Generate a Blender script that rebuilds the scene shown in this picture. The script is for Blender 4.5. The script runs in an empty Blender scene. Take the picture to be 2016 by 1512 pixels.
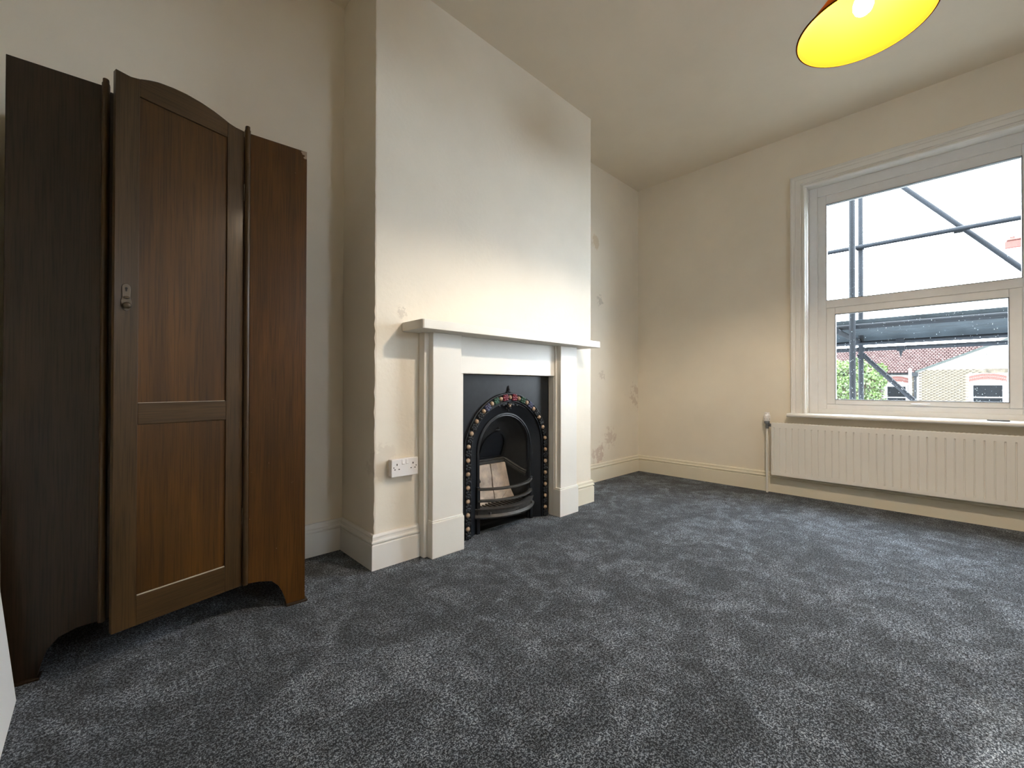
import bpy, bmesh, math, random
from mathutils import Vector, Matrix
random.seed(7)
S = bpy.context.scene
COL = S.collection
PI = math.pi

# ------------------------------------------------------------------ camera, sky, exposure
cam_d = bpy.data.cameras.new('camera')
cam_d.sensor_width = 36.0
cam_d.lens = 837.616 / 2016 * 36
cam_d.clip_start = 0.02
cam = bpy.data.objects.new('camera', cam_d)
COL.objects.link(cam)
R_ = Vector((0.7201252, -0.69384127, 0.00199397))
U_ = Vector((-0.00619401, -0.00355492, 0.9999745))
F_ = Vector((0.69381649, 0.72011919, 0.00685765))
m4 = Matrix((R_, U_, -F_)).transposed().to_4x4()
m4.translation = Vector((0, 0, 0.8595))
cam.matrix_world = m4
S.camera = cam

SKY = 24.0
world = bpy.data.worlds.new('sky')
S.world = world
world.use_nodes = True
bg = world.node_tree.nodes['Background']
bg.inputs[0].default_value = (0.90, 0.95, 1.0, 1)
bg.inputs[1].default_value = SKY
BULB = 26.0          # glow of the bulb glass; its light comes from the filament lamp inside
FILAMENT = 66.0
sun_d = bpy.data.lights.new('sun', 'SUN')
sun_d.energy = 3.0; sun_d.angle = math.radians(0.6); sun_d.color = (1.0, 0.88, 0.74)
sun = bpy.data.objects.new('sun', sun_d); COL.objects.link(sun)
sun.rotation_euler = Vector((-0.10, 0.995, -1.0)).to_track_quat('-Z', 'Y').to_euler()
S.view_settings.view_transform = 'Standard'
S.view_settings.look = 'None'
S.view_settings.gamma = 1
S.view_settings.exposure = 0.45
S.view_settings.use_curve_mapping = False
S.cycles.use_denoising = True
S.cycles.max_bounces = 14
S.cycles.diffuse_bounces = 8
S.cycles.transparent_max_bounces = 16
S.cycles.sample_clamp_indirect = 6

# ------------------------------------------------------------------ room numbers (metres)
XL, XW = -0.26, 3.991          # left wall, window wall
YF, YB, YC = -1.88, 2.264, 1.896   # wall behind the camera, alcove wall, chimney breast face
CX0, CX1 = 0.926, 2.651        # chimney breast sides
ZC = 2.886
SKH = 0.163                    # skirting height

# ------------------------------------------------------------------ material helpers
def new_mat(name):
    m = bpy.data.materials.new(name)
    m.use_nodes = True
    nt = m.node_tree
    return m, nt, nt.nodes['Principled BSDF']
def N(nt, typ, **kw):
    n = nt.nodes.new(typ)
    for k, v in kw.items():
        setattr(n, k, v)
    return n
def L(nt, a, b): nt.links.new(a, b)
def coords(nt, kind='Object', scale=(1, 1, 1), rot=(0, 0, 0)):
    tc = N(nt, 'ShaderNodeTexCoord'); mp = N(nt, 'ShaderNodeMapping')
    mp.inputs['Scale'].default_value = scale
    mp.inputs['Rotation'].default_value = rot
    L(nt, tc.outputs[kind], mp.inputs['Vector'])
    return mp.outputs['Vector']
def noise(nt, vec, scale, detail=3, rough=0.55, dist=0.0):
    n = N(nt, 'ShaderNodeTexNoise')
    n.inputs['Scale'].default_value = scale; n.inputs['Detail'].default_value = detail
    n.inputs['Roughness'].default_value = rough; n.inputs['Distortion'].default_value = dist
    L(nt, vec, n.inputs['Vector'])
    return n.outputs['Fac']
def ramp(nt, fac, stops):
    r = N(nt, 'ShaderNodeValToRGB')
    e = r.color_ramp.elements
    while len(e) < len(stops): e.new(0.5)
    for i, (p, c) in enumerate(stops):
        e[i].position = p
        e[i].color = (c, c, c, 1) if isinstance(c, (int, float)) else (*c, 1)
    L(nt, fac, r.inputs['Fac'])
    return r.outputs['Color']
def math_(nt, op, a, b, clamp=False):
    n = N(nt, 'ShaderNodeMath', operation=op); n.use_clamp = clamp
    for i, v in enumerate((a, b)):
        if isinstance(v, (int, float)): n.inputs[i].default_value = v
        else: L(nt, v, n.inputs[i])
    return n.outputs[0]
def mix(nt, fac, a, b, mode='MIX'):
    n = N(nt, 'ShaderNodeMix', data_type='RGBA', blend_type=mode)
    for s, v in ((n.inputs[0], fac), (n.inputs[6], a), (n.inputs[7], b)):
        if isinstance(v, (int, float)): s.default_value = v
        elif isinstance(v, tuple): s.default_value = (*v, 1)
        else: L(nt, v, s)
    return n.outputs[2]
def bump(nt, b, height, strength=0.2, dist=0.002):
    n = N(nt, 'ShaderNodeBump')
    n.inputs['Strength'].default_value = strength; n.inputs['Distance'].default_value = dist
    L(nt, height, n.inputs['Height']); L(nt, n.outputs['Normal'], b.inputs['Normal'])

def paint(name, col, rough=0.6, var=0.05, bscale=60, bstr=0.12, bdist=0.002, stains=(), coat=0.0):
    """wall or trim paint: slight tone variation, fine relief, optional stains (x,y,z,radius,colour,noise scale,threshold)"""
    m, nt, b = new_mat(name)
    v = coords(nt)
    f = noise(nt, v, 2.2, 4)
    dark = tuple(c * (1 - var) for c in col); lite = tuple(min(1, c * (1 + var * 0.6)) for c in col)
    c = ramp(nt, f, [(0.3, dark), (0.7, lite)])
    for (x, y, z, rad, sc, ns, th) in stains:
        geo = N(nt, 'ShaderNodeTexCoord')
        d = N(nt, 'ShaderNodeVectorMath', operation='DISTANCE')
        L(nt, geo.outputs['Object'], d.inputs[0]); d.inputs[1].default_value = (x, y, z)
        fall = math_(nt, 'SUBTRACT', 1.0, math_(nt, 'DIVIDE', d.outputs['Value'], rad), True)
        nn = noise(nt, v, ns, 4, 0.65)
        k = math_(nt, 'ADD', nn, math_(nt, 'MULTIPLY', fall, 0.35))
        k = ramp(nt, k, [(th, 0.0), (th + 0.06, 1.0)])
        k = math_(nt, 'MULTIPLY', k, math_(nt, 'MULTIPLY', fall, 2.0, True))
        c = mix(nt, math_(nt, 'MULTIPLY', k, 0.5), c, sc)
    L(nt, c, b.inputs['Base Color'])
    b.inputs['Roughness'].default_value = rough
    b.inputs['Coat Weight'].default_value = coat
    h = math_(nt, 'ADD', noise(nt, v, bscale, 3), math_(nt, 'MULTIPLY', noise(nt, v, 7, 3), 1.6))
    bump(nt, b, h, bstr, bdist)
    return m

def plain(name, col, rough=0.5, metal=0.0, var=0.08, scale=20, bstr=0.05, coat=0.0, spec=0.5):
    m, nt, b = new_mat(name)
    b.inputs['Specular IOR Level'].default_value = spec
    v = coords(nt)
    f = noise(nt, v, scale, 3)
    c = ramp(nt, f, [(0.3, tuple(x * (1 - var) for x in col)), (0.7, tuple(min(1, x * (1 + var)) for x in col))])
    L(nt, c, b.inputs['Base Color'])
    b.inputs['Roughness'].default_value = rough; b.inputs['Metallic'].default_value = metal
    b.inputs['Coat Weight'].default_value = coat
    if bstr: bump(nt, b, noise(nt, v, scale * 6, 2), bstr, 0.001)
    return m

def wood(name, c0, c1, axis='Z', rough=0.46, coat=0.22, scale=1.0, worn=()):
    m, nt, b = new_mat(name)
    st = {'Z': (22, 22, 1.3), 'X': (1.3, 22, 22)}[axis]
    v = coords(nt, scale=tuple(s * scale for s in st))
    st2 = {'Z': (260, 260, 6), 'X': (6, 260, 260)}[axis]
    v2 = coords(nt, scale=st2)
    f = noise(nt, v, 1.0, 5, 0.6, 0.6)
    g = noise(nt, v2, 1.0, 2, 0.5)
    c = ramp(nt, f, [(0.28, c0), (0.72, c1)])
    pores = ramp(nt, g, [(0.36, 0.55), (0.52, 1.0)])
    c = mix(nt, 0.8, c, pores, 'MULTIPLY')
    big = ramp(nt, noise(nt, coords(nt), 2.5, 2), [(0.3, 0.8), (0.7, 1.15)])
    c = mix(nt, 1.0, c, big, 'MULTIPLY')
    sv = coords(nt, scale=(1, 1, 0.45))
    sc_ = ramp(nt, noise(nt, sv, 26, 3, 0.7), [(0.73, 0.0), (0.80, 1.0)])       # sparse pale scuffs
    c = mix(nt, math_(nt, 'MULTIPLY', sc_, 0.28), c, (0.30, 0.24, 0.18))
    for (x, y, z, rad) in worn:
        d = N(nt, 'ShaderNodeVectorMath', operation='DISTANCE'); tc = N(nt, 'ShaderNodeTexCoord')
        L(nt, tc.outputs['Object'], d.inputs[0]); d.inputs[1].default_value = (x, y, z)
        fall = math_(nt, 'SUBTRACT', 1.0, math_(nt, 'DIVIDE', d.outputs['Value'], rad), True)
        kk = ramp(nt, math_(nt, 'ADD', math_(nt, 'MULTIPLY', fall, 0.5), noise(nt, tc.outputs['Object'], 70, 3)), [(0.72, 0.0), (0.80, 1.0)])
        c = mix(nt, math_(nt, 'MULTIPLY', kk, 0.7), c, (0.34, 0.26, 0.19))
    L(nt, c, b.inputs['Base Color'])
    b.inputs['Roughness'].default_value = rough
    b.inputs['Coat Weight'].default_value = coat; b.inputs['Coat Roughness'].default_value = 0.17
    b.inputs['Specular IOR Level'].default_value = 0.18
    bump(nt, b, g, 0.08, 0.0006)
    return m

def carpet_mat():
    m, nt, b = new_mat('charcoal_carpet')
    v = coords(nt)
    fl = noise(nt, v, 270, 2, 0.6)
    fl2 = noise(nt, v, 125, 2, 0.6)
    k = math_(nt, 'ADD', math_(nt, 'MULTIPLY', fl, 0.6), math_(nt, 'MULTIPLY', fl2, 0.4))
    c = ramp(nt, k, [(0.42, (0.007, 0.0095, 0.0138)), (0.50, (0.031, 0.039, 0.050)), (0.575, (0.20, 0.224, 0.255))])
    p1 = noise(nt, v, 2.6, 5, 0.62, 1.6)
    p2 = noise(nt, v, 14.0, 3, 0.65, 0.8)
    p = math_(nt, 'ADD', math_(nt, 'MULTIPLY', p1, 0.55), math_(nt, 'MULTIPLY', p2, 0.45))
    pile = ramp(nt, p, [(0.39, 0.62), (0.47, 0.88), (0.53, 1.25), (0.60, 1.95)])
    c = mix(nt, 1.0, c, pile, 'MULTIPLY')
    L(nt, c, b.inputs['Base Color'])
    b.inputs['Roughness'].default_value = 0.95
    b.inputs['Specular IOR Level'].default_value = 0.15
    b.inputs['Sheen Weight'].default_value = 0.08
    b.inputs['Sheen Roughness'].default_value = 0.5
    bump(nt, b, math_(nt, 'ADD', k, math_(nt, 'MULTIPLY', p, 1.2)), 0.9, 0.006)
    return m

def glass_mat(name, tint=(0.95, 0.98, 1.0)):
    m = bpy.data.materials.new(name); m.use_nodes = True
    nt = m.node_tree; nt.nodes.clear()
    out = N(nt, 'ShaderNodeOutputMaterial'); tr = N(nt, 'ShaderNodeBsdfTransparent'); gl = N(nt, 'ShaderNodeBsdfGlossy')
    fr = N(nt, 'ShaderNodeLayerWeight'); mx = N(nt, 'ShaderNodeMixShader')
    tr.inputs[0].default_value = (*tint, 1); gl.inputs['Roughness'].default_value = 0.03
    fr.inputs['Blend'].default_value = 0.5
    k = math_(nt, 'ADD', math_(nt, 'MULTIPLY', math_(nt, 'POWER', fr.outputs['Facing'], 5.0), 0.9), 0.03)
    L(nt, k, mx.inputs[0]); L(nt, tr.outputs[0], mx.inputs[1]); L(nt, gl.outputs[0], mx.inputs[2])
    L(nt, mx.outputs[0], out.inputs[0])
    return m

def bulb_mat(name, col, strength):
    m = bpy.data.materials.new(name); m.use_nodes = True
    nt = m.node_tree; nt.nodes.clear()
    out = N(nt, 'ShaderNodeOutputMaterial'); e = N(nt, 'ShaderNodeEmission')
    e.inputs[0].default_value = (*col, 1); e.inputs[1].default_value = strength
    tr = N(nt, 'ShaderNodeBsdfTransparent'); ad = N(nt, 'ShaderNodeAddShader')
    L(nt, e.outputs[0], ad.inputs[0]); L(nt, tr.outputs[0], ad.inputs[1]); L(nt, ad.outputs[0], out.inputs[0])
    return m

def shade_mat():
    m = bpy.data.materials.new('amber_shade'); m.use_nodes = True
    nt = m.node_tree; b = nt.nodes['Principled BSDF']; out = nt.nodes['Material Output']
    b.inputs['Base Color'].default_value = (0.105, 0.041, 0.0012, 1)
    b.inputs['Roughness'].default_value = 0.9; b.inputs['Specular IOR Level'].default_value = 0.05
    tr = N(nt, 'ShaderNodeBsdfTranslucent'); tr.inputs[0].default_value = (0.40, 0.17, 0.045, 1)
    mx = N(nt, 'ShaderNodeMixShader'); mx.inputs[0].default_value = 0.18
    L(nt, b.outputs[0], mx.inputs[1]); L(nt, tr.outputs[0], mx.inputs[2]); L(nt, mx.outputs[0], out.inputs[0])
    return m

WALL = (0.83, 0.77, 0.66)
damp = (0.48, 0.33, 0.26)
M = {}
M['wall'] = paint('wall_paint', WALL, 0.7)
M['wall_back'] = paint('alcove_wall_paint', (0.81, 0.75, 0.645), 0.7, stains=[
    (3.29, 2.264, 0.25, 0.15, damp, 22, 0.64), (3.48, 2.264, 0.38, 0.16, (0.55, 0.43, 0.35), 20, 0.66),
    (3.238, 2.264, 2.18, 0.10, (0.60, 0.46, 0.28), 14, 0.60), (3.31, 2.264, 1.655, 0.09, (0.40, 0.36, 0.30), 30, 0.66),
    (3.34, 2.264, 0.964, 0.09, (0.55, 0.48, 0.40), 30, 0.68), (3.985, 2.264, 0.75, 0.30, (0.50, 0.40, 0.32), 12, 0.72)])
M['chimney'] = paint('chimney_paint', (0.85, 0.80, 0.705), 0.62, 0.05, 40, 0.25, 0.004, stains=[
    (0.95, 1.896, 0.50, 0.14, (0.66, 0.60, 0.52), 14, 0.66), (1.07, 1.896, 1.23, 0.05, (0.55, 0.50, 0.43), 40, 0.66)])
M['ceiling'] = paint('ceiling_paint', (0.80, 0.735, 0.62), 0.85)
M['trim'] = paint('white_gloss_trim', (0.83, 0.825, 0.80), 0.35, 0.03, 25, 0.12, 0.0015, coat=0.15)
M['surround'] = paint('white_surround_paint', (0.84, 0.83, 0.79), 0.42, 0.03, 18, 0.22, 0.003, coat=0.1)
M['skirting'] = paint('cream_skirting_paint', (0.80, 0.75, 0.62), 0.38, 0.04, 20, 0.12, 0.0015, coat=0.1)
M['upvc'] = plain('white_window_frame', (0.82, 0.83, 0.84), 0.35, var=0.02, bstr=0)
M['radiator'] = paint('radiator_enamel', (0.80, 0.79, 0.75), 0.4, 0.02, 25, 0.05, 0.001)
M['carpet'] = carpet_mat()
M['wood'] = wood('dark_oak_veneer', (0.036, 0.0138, 0.0014), (0.074, 0.0290, 0.0036), 'Z')
M['wood_right'] = wood('warm_oak_veneer', (0.042, 0.0155, 0.0022), (0.084, 0.0325, 0.0052), 'Z', worn=[(0.765, 0, 1.803, 0.035)])
M['pale_edge'] = plain('worn_edge_highlight', (0.42, 0.36, 0.29), 0.5, bstr=0)  # pale tone carries the highlight on the worn door panel edges
M['wood_stile'] = wood('oak_stile', (0.032, 0.0165, 0.0050), (0.066, 0.034, 0.011), 'Z', scale=0.8)
M['wood_rail'] = wood('oak_rail', (0.032, 0.0165, 0.0050), (0.066, 0.034, 0.011), 'X', scale=0.8)
M['wood_side'] = wood('dark_oak_side', (0.018, 0.0105, 0.0055), (0.034, 0.020, 0.0105), 'Z')
M['wood_in'] = plain('dark_interior_wood', (0.020, 0.012, 0.008), 0.7)
M['bronze'] = plain('dark_bronze', (0.055, 0.040, 0.026), 0.42, 0.5, bstr=0.2)
M['grey_metal'] = plain('grey_catch_metal', (0.16, 0.16, 0.16), 0.5, 0.6)
M['black'] = plain('black_hole', (0.004, 0.004, 0.004), 0.8, bstr=0)
M['iron'] = plain('black_cast_iron', (0.0075, 0.0098, 0.014), 0.42, 0.0, 0.25, 30, 0.15, spec=0.32)
M['iron_in'] = plain('sooty_iron', (0.009, 0.010, 0.0115), 0.6, 0.0, 0.3, 25, 0.3)
M['iron_bar'] = plain('grey_worn_iron', (0.050, 0.050, 0.050), 0.45, 0.2, 0.25, 30, 0.2)
M['gold'] = plain('gold_painted_bead', (0.36, 0.255, 0.175), 0.42, 0.0, 0.2, 60, 0.1)
M['leaf_red'] = plain('red_enamel', (0.16, 0.022, 0.045), 0.4)
M['leaf_green'] = plain('green_enamel', (0.02, 0.075, 0.05), 0.4)
M['leaf_blue'] = plain('blue_enamel', (0.05, 0.06, 0.13), 0.4)
M['fire_brick'] = plain('fireback_brick', (0.46, 0.39, 0.33), 0.9, 0, 0.4, 14, 0.8)
M['plastic'] = plain('white_plastic', (0.84, 0.83, 0.84), 0.3, var=0.01, bstr=0)
M['valve_grey'] = plain('chrome_valve_body', (0.22, 0.23, 0.25), 0.35, 0.8)
M['glass'] = glass_mat('window_glass')
M['drop'] = plain('water_drop', (0.80, 0.85, 0.88), 0.15, var=0.03, bstr=0)
M['bulb'] = bulb_mat('lit_bulb', (1.0, 0.82, 0.58), BULB)
M['shade'] = shade_mat()
M['board_white'] = paint('white_board_paint', (0.84, 0.85, 0.86), 0.5, 0.02)
M['dark'] = plain('dark_sill_strip', (0.03, 0.03, 0.035), 0.5)
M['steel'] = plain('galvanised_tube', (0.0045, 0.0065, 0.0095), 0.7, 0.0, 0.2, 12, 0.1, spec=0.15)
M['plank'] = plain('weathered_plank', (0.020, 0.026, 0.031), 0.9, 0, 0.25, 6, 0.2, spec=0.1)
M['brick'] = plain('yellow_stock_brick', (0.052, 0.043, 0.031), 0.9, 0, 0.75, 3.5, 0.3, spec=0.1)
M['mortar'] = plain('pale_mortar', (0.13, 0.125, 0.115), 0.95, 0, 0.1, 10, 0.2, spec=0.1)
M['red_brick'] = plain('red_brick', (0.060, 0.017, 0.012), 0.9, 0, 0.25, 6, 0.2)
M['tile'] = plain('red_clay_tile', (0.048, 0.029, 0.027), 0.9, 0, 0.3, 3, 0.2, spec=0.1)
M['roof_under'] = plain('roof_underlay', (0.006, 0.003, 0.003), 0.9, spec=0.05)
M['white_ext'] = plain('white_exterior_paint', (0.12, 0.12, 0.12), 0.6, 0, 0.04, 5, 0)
M['stack_white'] = plain('white_rendered_stack', (0.6, 0.6, 0.6), 0.8, 0, 0.04, 5, 0)
M['grey_ext'] = plain('grey_rainwater_pipe', (0.007, 0.0085, 0.010), 0.7, 0, 0.1, 5, 0, spec=0.15)
M['gasket'] = plain('grey_gasket', (0.16, 0.17, 0.18), 0.6, bstr=0)
M['verge'] = plain('grey_green_verge', (0.022, 0.027, 0.025), 0.8, 0, 0.1, 5, 0, spec=0.15)
M['dark_glass'] = plain('dark_far_glass', (0.003, 0.004, 0.005), 0.9, 0, 0.2, 4, 0, spec=0.1)
M['ivy_leaf'] = plain('ivy_leaf', (0.034, 0.060, 0.010), 0.6, 0, 0.7, 2.0, 0)
M['ivy_stem'] = plain('ivy_stem', (0.02, 0.015, 0.01), 0.9)
M['ground'] = plain('paved_ground', (0.06, 0.06, 0.057), 0.95, 0, 0.2, 1.0, 0.2)

# ------------------------------------------------------------------ mesh helpers
class MB:
    def __init__(self): self.v = []; self.f = []
    def add(self, vs, fs):
        o = len(self.v); self.v += [tuple(p) for p in vs]; self.f += [tuple(i + o for i in q) for q in fs]; return self
    def box(self, x0, x1, y0, y1, z0, z1):
        v = [(x0, y0, z0), (x1, y0, z0), (x1, y1, z0), (x0, y1, z0), (x0, y0, z1), (x1, y0, z1), (x1, y1, z1), (x0, y1, z1)]
        return self.add(v, [(0, 3, 2, 1), (4, 5, 6, 7), (0, 1, 5, 4), (1, 2, 6, 5), (2, 3, 7, 6), (3, 0, 4, 7)])
    def prism(self, poly, axis, a, b):
        """extrude a 2-D polygon: axis 'y' -> (x,z), 'x' -> (y,z), 'z' -> (x,y)"""
        P = {'y': lambda p, t: (p[0], t, p[1]), 'x': lambda p, t: (t, p[0], p[1]), 'z': lambda p, t: (p[0], p[1], t)}[axis]
        n = len(poly)
        v = [P(p, a) for p in poly] + [P(p, b) for p in poly]
        return self.add(v, [tuple(range(n))[::-1], tuple(range(n, 2 * n))] + [(i, (i + 1) % n, (i + 1) % n + n, i + n) for i in range(n)])
    def tube(self, p0, p1, r0, r1=None, n=12, cap=True):
        r1 = r0 if r1 is None else r1
        p0, p1 = Vector(p0), Vector(p1); d = (p1 - p0).normalized()
        a = d.orthogonal().normalized(); b = d.cross(a)
        ring = [a * math.cos(2 * PI * i / n) + b * math.sin(2 * PI * i / n) for i in range(n)]
        v = [p0 + q * r0 for q in ring] + [p1 + q * r1 for q in ring]
        f = [(i, (i + 1) % n, (i + 1) % n + n, i + n) for i in range(n)]
        if cap: f += [tuple(range(n))[::-1], tuple(range(n, 2 * n))]
        return self.add(v, f)
    def lathe(self, prof, c=(0, 0, 0), n=24, axis='z'):
        """prof: (radius, height) list"""
        o = len(self.v)
        for (r, h) in prof:
            for i in range(n):
                t = 2 * PI * i / n; a, b = r * math.cos(t), r * math.sin(t)
                p = {'z': (a, b, h), 'y': (a, h, b), 'x': (h, a, b)}[axis]
                self.v.append((c[0] + p[0], c[1] + p[1], c[2] + p[2]))
        for k in range(len(prof) - 1):
            for i in range(n):
                j = (i + 1) % n
                self.f.append((o + k * n + i, o + k * n + j, o + (k + 1) * n + j, o + (k + 1) * n + i))
        return self
    def ball(self, c, r, n=10, m=6, s=(1, 1, 1)):
        prof = [(r * math.sin(PI * k / m) + 1e-5, -r * math.cos(PI * k / m)) for k in range(m + 1)]
        o = len(self.v); self.lathe(prof, (0, 0, 0), n)
        self.v[o:] = [(c[0] + p[0] * s[0], c[1] + p[1] * s[1], c[2] + p[2] * s[2]) for p in self.v[o:]]
        return self
    def sweep(self, path, secs, closed=True):
        """path: list of frames (origin, outward, depth); secs: list of (out, depth) points forming the cross-section"""
        o = len(self.v); n = len(secs)
        for (c, a, b) in path:
            for (s, t) in secs: self.v.append(tuple(Vector(c) + Vector(a) * s + Vector(b) * t))
        for k in range(len(path) - 1):
            for i in range(n if closed else n - 1):
                j = (i + 1) % n
                self.f.append((o + k * n + i, o + k * n + j, o + (k + 1) * n + j, o + (k + 1) * n + i))
        if closed:
            self.f.append(tuple(range(o, o + n))); e = o + (len(path) - 1) * n
            self.f.append(tuple(range(e, e + n))[::-1])
        return self
    def mesh(self, name, mat, smooth=False):
        me = bpy.data.meshes.new(name)
        bm = bmesh.new()
        vs = [bm.verts.new(p) for p in self.v]
        for q in self.f:
            try: bm.faces.new([vs[i] for i in q])
            except ValueError: pass
        bmesh.ops.recalc_face_normals(bm, faces=bm.faces)
        for q in bm.faces: q.smooth = smooth
        bm.to_mesh(me); bm.free()
        me.materials.append(mat)
        return me
    def build(self, name, mat, parent=None, bevel=0.0, smooth=False, seg=2):
        o = bpy.data.objects.new(name, self.mesh(name, mat, smooth))
        COL.objects.link(o)
        if parent: o.parent = parent
        if bevel:
            md = o.modifiers.new('bevel', 'BEVEL'); md.width = bevel; md.segments = seg
            md.limit_method = 'ANGLE'; md.angle_limit = math.radians(35); md.harden_normals = False
        elif smooth:
            pass
        return o

def smooth_by_angle(o, ang=40):
    me = o.data
    for p in me.polygons: p.use_smooth = True
    me.set_sharp_from_angle(angle=math.radians(ang))
    return o
def thing(name, label, cat, loc=(0, 0, 0), rz=0.0, group=None):
    o = bpy.data.objects.new(name, None); COL.objects.link(o)
    o.empty_display_size = 0.05
    o.location = loc; o.rotation_euler = (0, 0, rz)
    tag(o, label, cat, group)
    return o
def tag(o, label, cat=None, group=None, kind=None):
    o['label'] = label
    if cat: o['category'] = cat
    if group: o['group'] = group
    if kind: o['kind'] = kind
    return o
def struct(o, label, cat):
    return tag(o, label, cat, None, 'structure')
def inst(src, name, parent, loc=None, rot=None, scale=None):
    c = src.copy(); COL.objects.link(c); c.name = name
    c.parent = parent
    if loc is not None: c.location = loc
    if rot is not None: c.rotation_euler = rot
    if scale is not None: c.scale = scale
    return c

# ------------------------------------------------------------------ the room shell
struct(MB().box(XL - 0.2, XW + 0.3, YF - 0.2, YB + 0.2, -0.15, 0.0).build('floor', M['carpet']),
       'mottled charcoal grey cut pile carpet covering the whole floor', 'carpet')
struct(MB().box(XL - 0.2, XW + 0.3, YF - 0.2, YB + 0.2, ZC, ZC + 0.15).build('ceiling', M['ceiling']),
       'plain off white plastered ceiling', 'ceiling')
struct(MB().box(XL - 0.2, XW + 0.3, YB, YB + 0.2, 0, ZC).build('wall_back', M['wall_back']),
       'cream alcove wall behind the wardrobe and chimney breast, with damp stains low on the right', 'wall')
struct(MB().box(XL - 0.2, XL, YF, YB, 0, ZC).build('wall_left', M['wall']),
       'cream wall at the left edge beside the wardrobe', 'wall')
QX0, QX1, QZ0, QZ1 = 1.48, 2.0, 1.50, 2.055       # window behind the camera that throws the light patch on the carpet
w = MB()
w.box(XL - 0.2, QX0, YF - 0.2, YF, 0, ZC); w.box(QX1, XW + 0.3, YF - 0.2, YF, 0, ZC)
w.box(QX0, QX1, YF - 0.2, YF, 0, QZ0); w.box(QX0, QX1, YF - 0.2, YF, QZ1, ZC)
struct(w.build('wall_front', M['wall']),
       'cream wall opposite the fireplace', 'wall')
# window wall with its opening
WY0, WY1, WZ0, WZ1 = -0.415, 0.805, 0.64, 2.44
w = MB()
w.box(XW, XW + 0.28, YF, WY0, 0, ZC); w.box(XW, XW + 0.28, WY1, YB, 0, ZC)
w.box(XW, XW + 0.28, WY0, WY1, 0, WZ0); w.box(XW, XW + 0.28, WY0, WY1, WZ1, ZC)
struct(w.build('wall_right', M['wall']), 'cream wall holding the window and radiator', 'wall')

# chimney breast: plastered box whose two upright arrises wander a little
mb = MB()
nz = 90
rows = []
for k in range(nz + 1):
    z = ZC * k / nz
    jl = random.gauss(0, 0.0011) * (1.5 if z < 1.3 else 0.5); jr = random.gauss(0, 0.0008)
    e = 0.004
    rows.append([(CX0, YB, z), (CX0, YC + e * 2, z), (CX0 + e * 0.3 + jl, YC + e * 0.3 + abs(jl) * 0.5, z), (CX0 + 2 * e, YC, z),
                 (CX1 - 2 * e, YC, z), (CX1 - e * 0.3 + jr, YC + e * 0.3, z), (CX1, YC + 2 * e, z), (CX1, YB, z)])
# (the breast is closed except where the cast iron fireplace is let into it)
FX0, FX1, FZ1 = 1.42, 2.20, 0.95
for k in range(nz + 1):
    for p in rows[k]: mb.v.append(p)
for k in range(nz):
    for i in range(7):
        if i == 3: continue
        mb.f.append((k * 8 + i, k * 8 + i + 1, (k + 1) * 8 + i + 1, (k + 1) * 8 + i))
ob = len(mb.v)
xa, xb = CX0 + 0.008, CX1 - 0.008
for i in (0,):
    mb.add([(xa, YC, 0), (FX0, YC, 0), (FX0, YC, FZ1), (xa, YC, FZ1)], [(0, 1, 2, 3)])
    mb.add([(FX1, YC, 0), (xb, YC, 0), (xb, YC, FZ1), (FX1, YC, FZ1)], [(0, 1, 2, 3)])
    mb.add([(xa, YC, FZ1), (xb, YC, FZ1), (xb, YC, ZC), (xa, YC, ZC)], [(0, 1, 2, 3)])
    mb.add([(FX0, YC, 0), (FX1, YC, 0), (FX1, YC, FZ1), (FX0, YC, FZ1), (FX0, YB - 0.02, 0), (FX1, YB - 0.02, 0), (FX1, YB - 0.02, FZ1), (FX0, YB - 0.02, FZ1)],
           [(0, 3, 7, 4), (1, 5, 6, 2), (3, 2, 6, 7), (4, 7, 6, 5)])
struct(smooth_by_angle(mb.build('wall_chimney', M['chimney']), 25), 'projecting cream chimney breast around the fireplace, its left arris chipped', 'wall')

# skirting: ogee-topped board
SK = [(0.0, 0.0), (0.018, 0.0), (0.018, 0.114), (0.0165, 0.1165), (0.0105, 0.119), (0.0105, 0.1215), (0.0195, 0.125), (0.0205, 0.130), (0.0195, 0.1345),
      (0.0135, 0.138), (0.0125, 0.146), (0.0135, 0.154), (0.010, 0.161), (0.005, SKH), (0.0, SKH)]
def skirt(mb, p0, p1, nrm):
    """p0,p1 ends at the wall face; nrm points into the room; returns mesh"""
    path = [((p0[0], p0[1], 0), (nrm[0], nrm[1], 0), (0, 0, 1)), ((p1[0], p1[1], 0), (nrm[0], nrm[1], 0), (0, 0, 1))]
    mb.sweep(path, SK)
T = 0.0195
def skirting(name, runs, label, mat='skirting'):
    mb = MB()
    for r in runs: skirt(mb, *r)
    return struct(mb.build(name, M[mat], smooth=False), label, 'skirting board')
def mitre(nm, segs, label, mat='skirting'):
    """one skirting following a polyline of wall corners; segs: list of (x,y,outx,outy) mitred frames"""
    mb = MB()
    mb.sweep([((x, y, 0), (ox, oy, 0), (0, 0, 1)) for x, y, ox, oy in segs], SK)
    return struct(mb.build(nm, M[mat]), label, 'skirting board')
mitre('baseboard_left', [(XL, YF, 1, 0), (XL, YB, 1, -1), (CX0, YB, -1, -1), (CX0, YC, -1, -1), (1.163, YC, 0, -1)],
      'cream skirting board wrapping the left alcove and the left side of the chimney breast', 'trim')
mitre('baseboard_chimney', [(2.40, YC, 0, -1), (CX1, YC, 1, -1), (CX1, YB, 1, -1), (XW, YB, -1, -1), (XW, YF, -1, 0)],
      'cream skirting board running from the right of the fireplace round the corner and under the radiator')

# ------------------------------------------------------------------ window
win = thing('window_1', 'white framed two part sash style window above the radiator', 'window', (0, 0, 0))
win['kind'] = 'structure'
YM = 0.195
def mir(y): return 2 * YM - y
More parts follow.
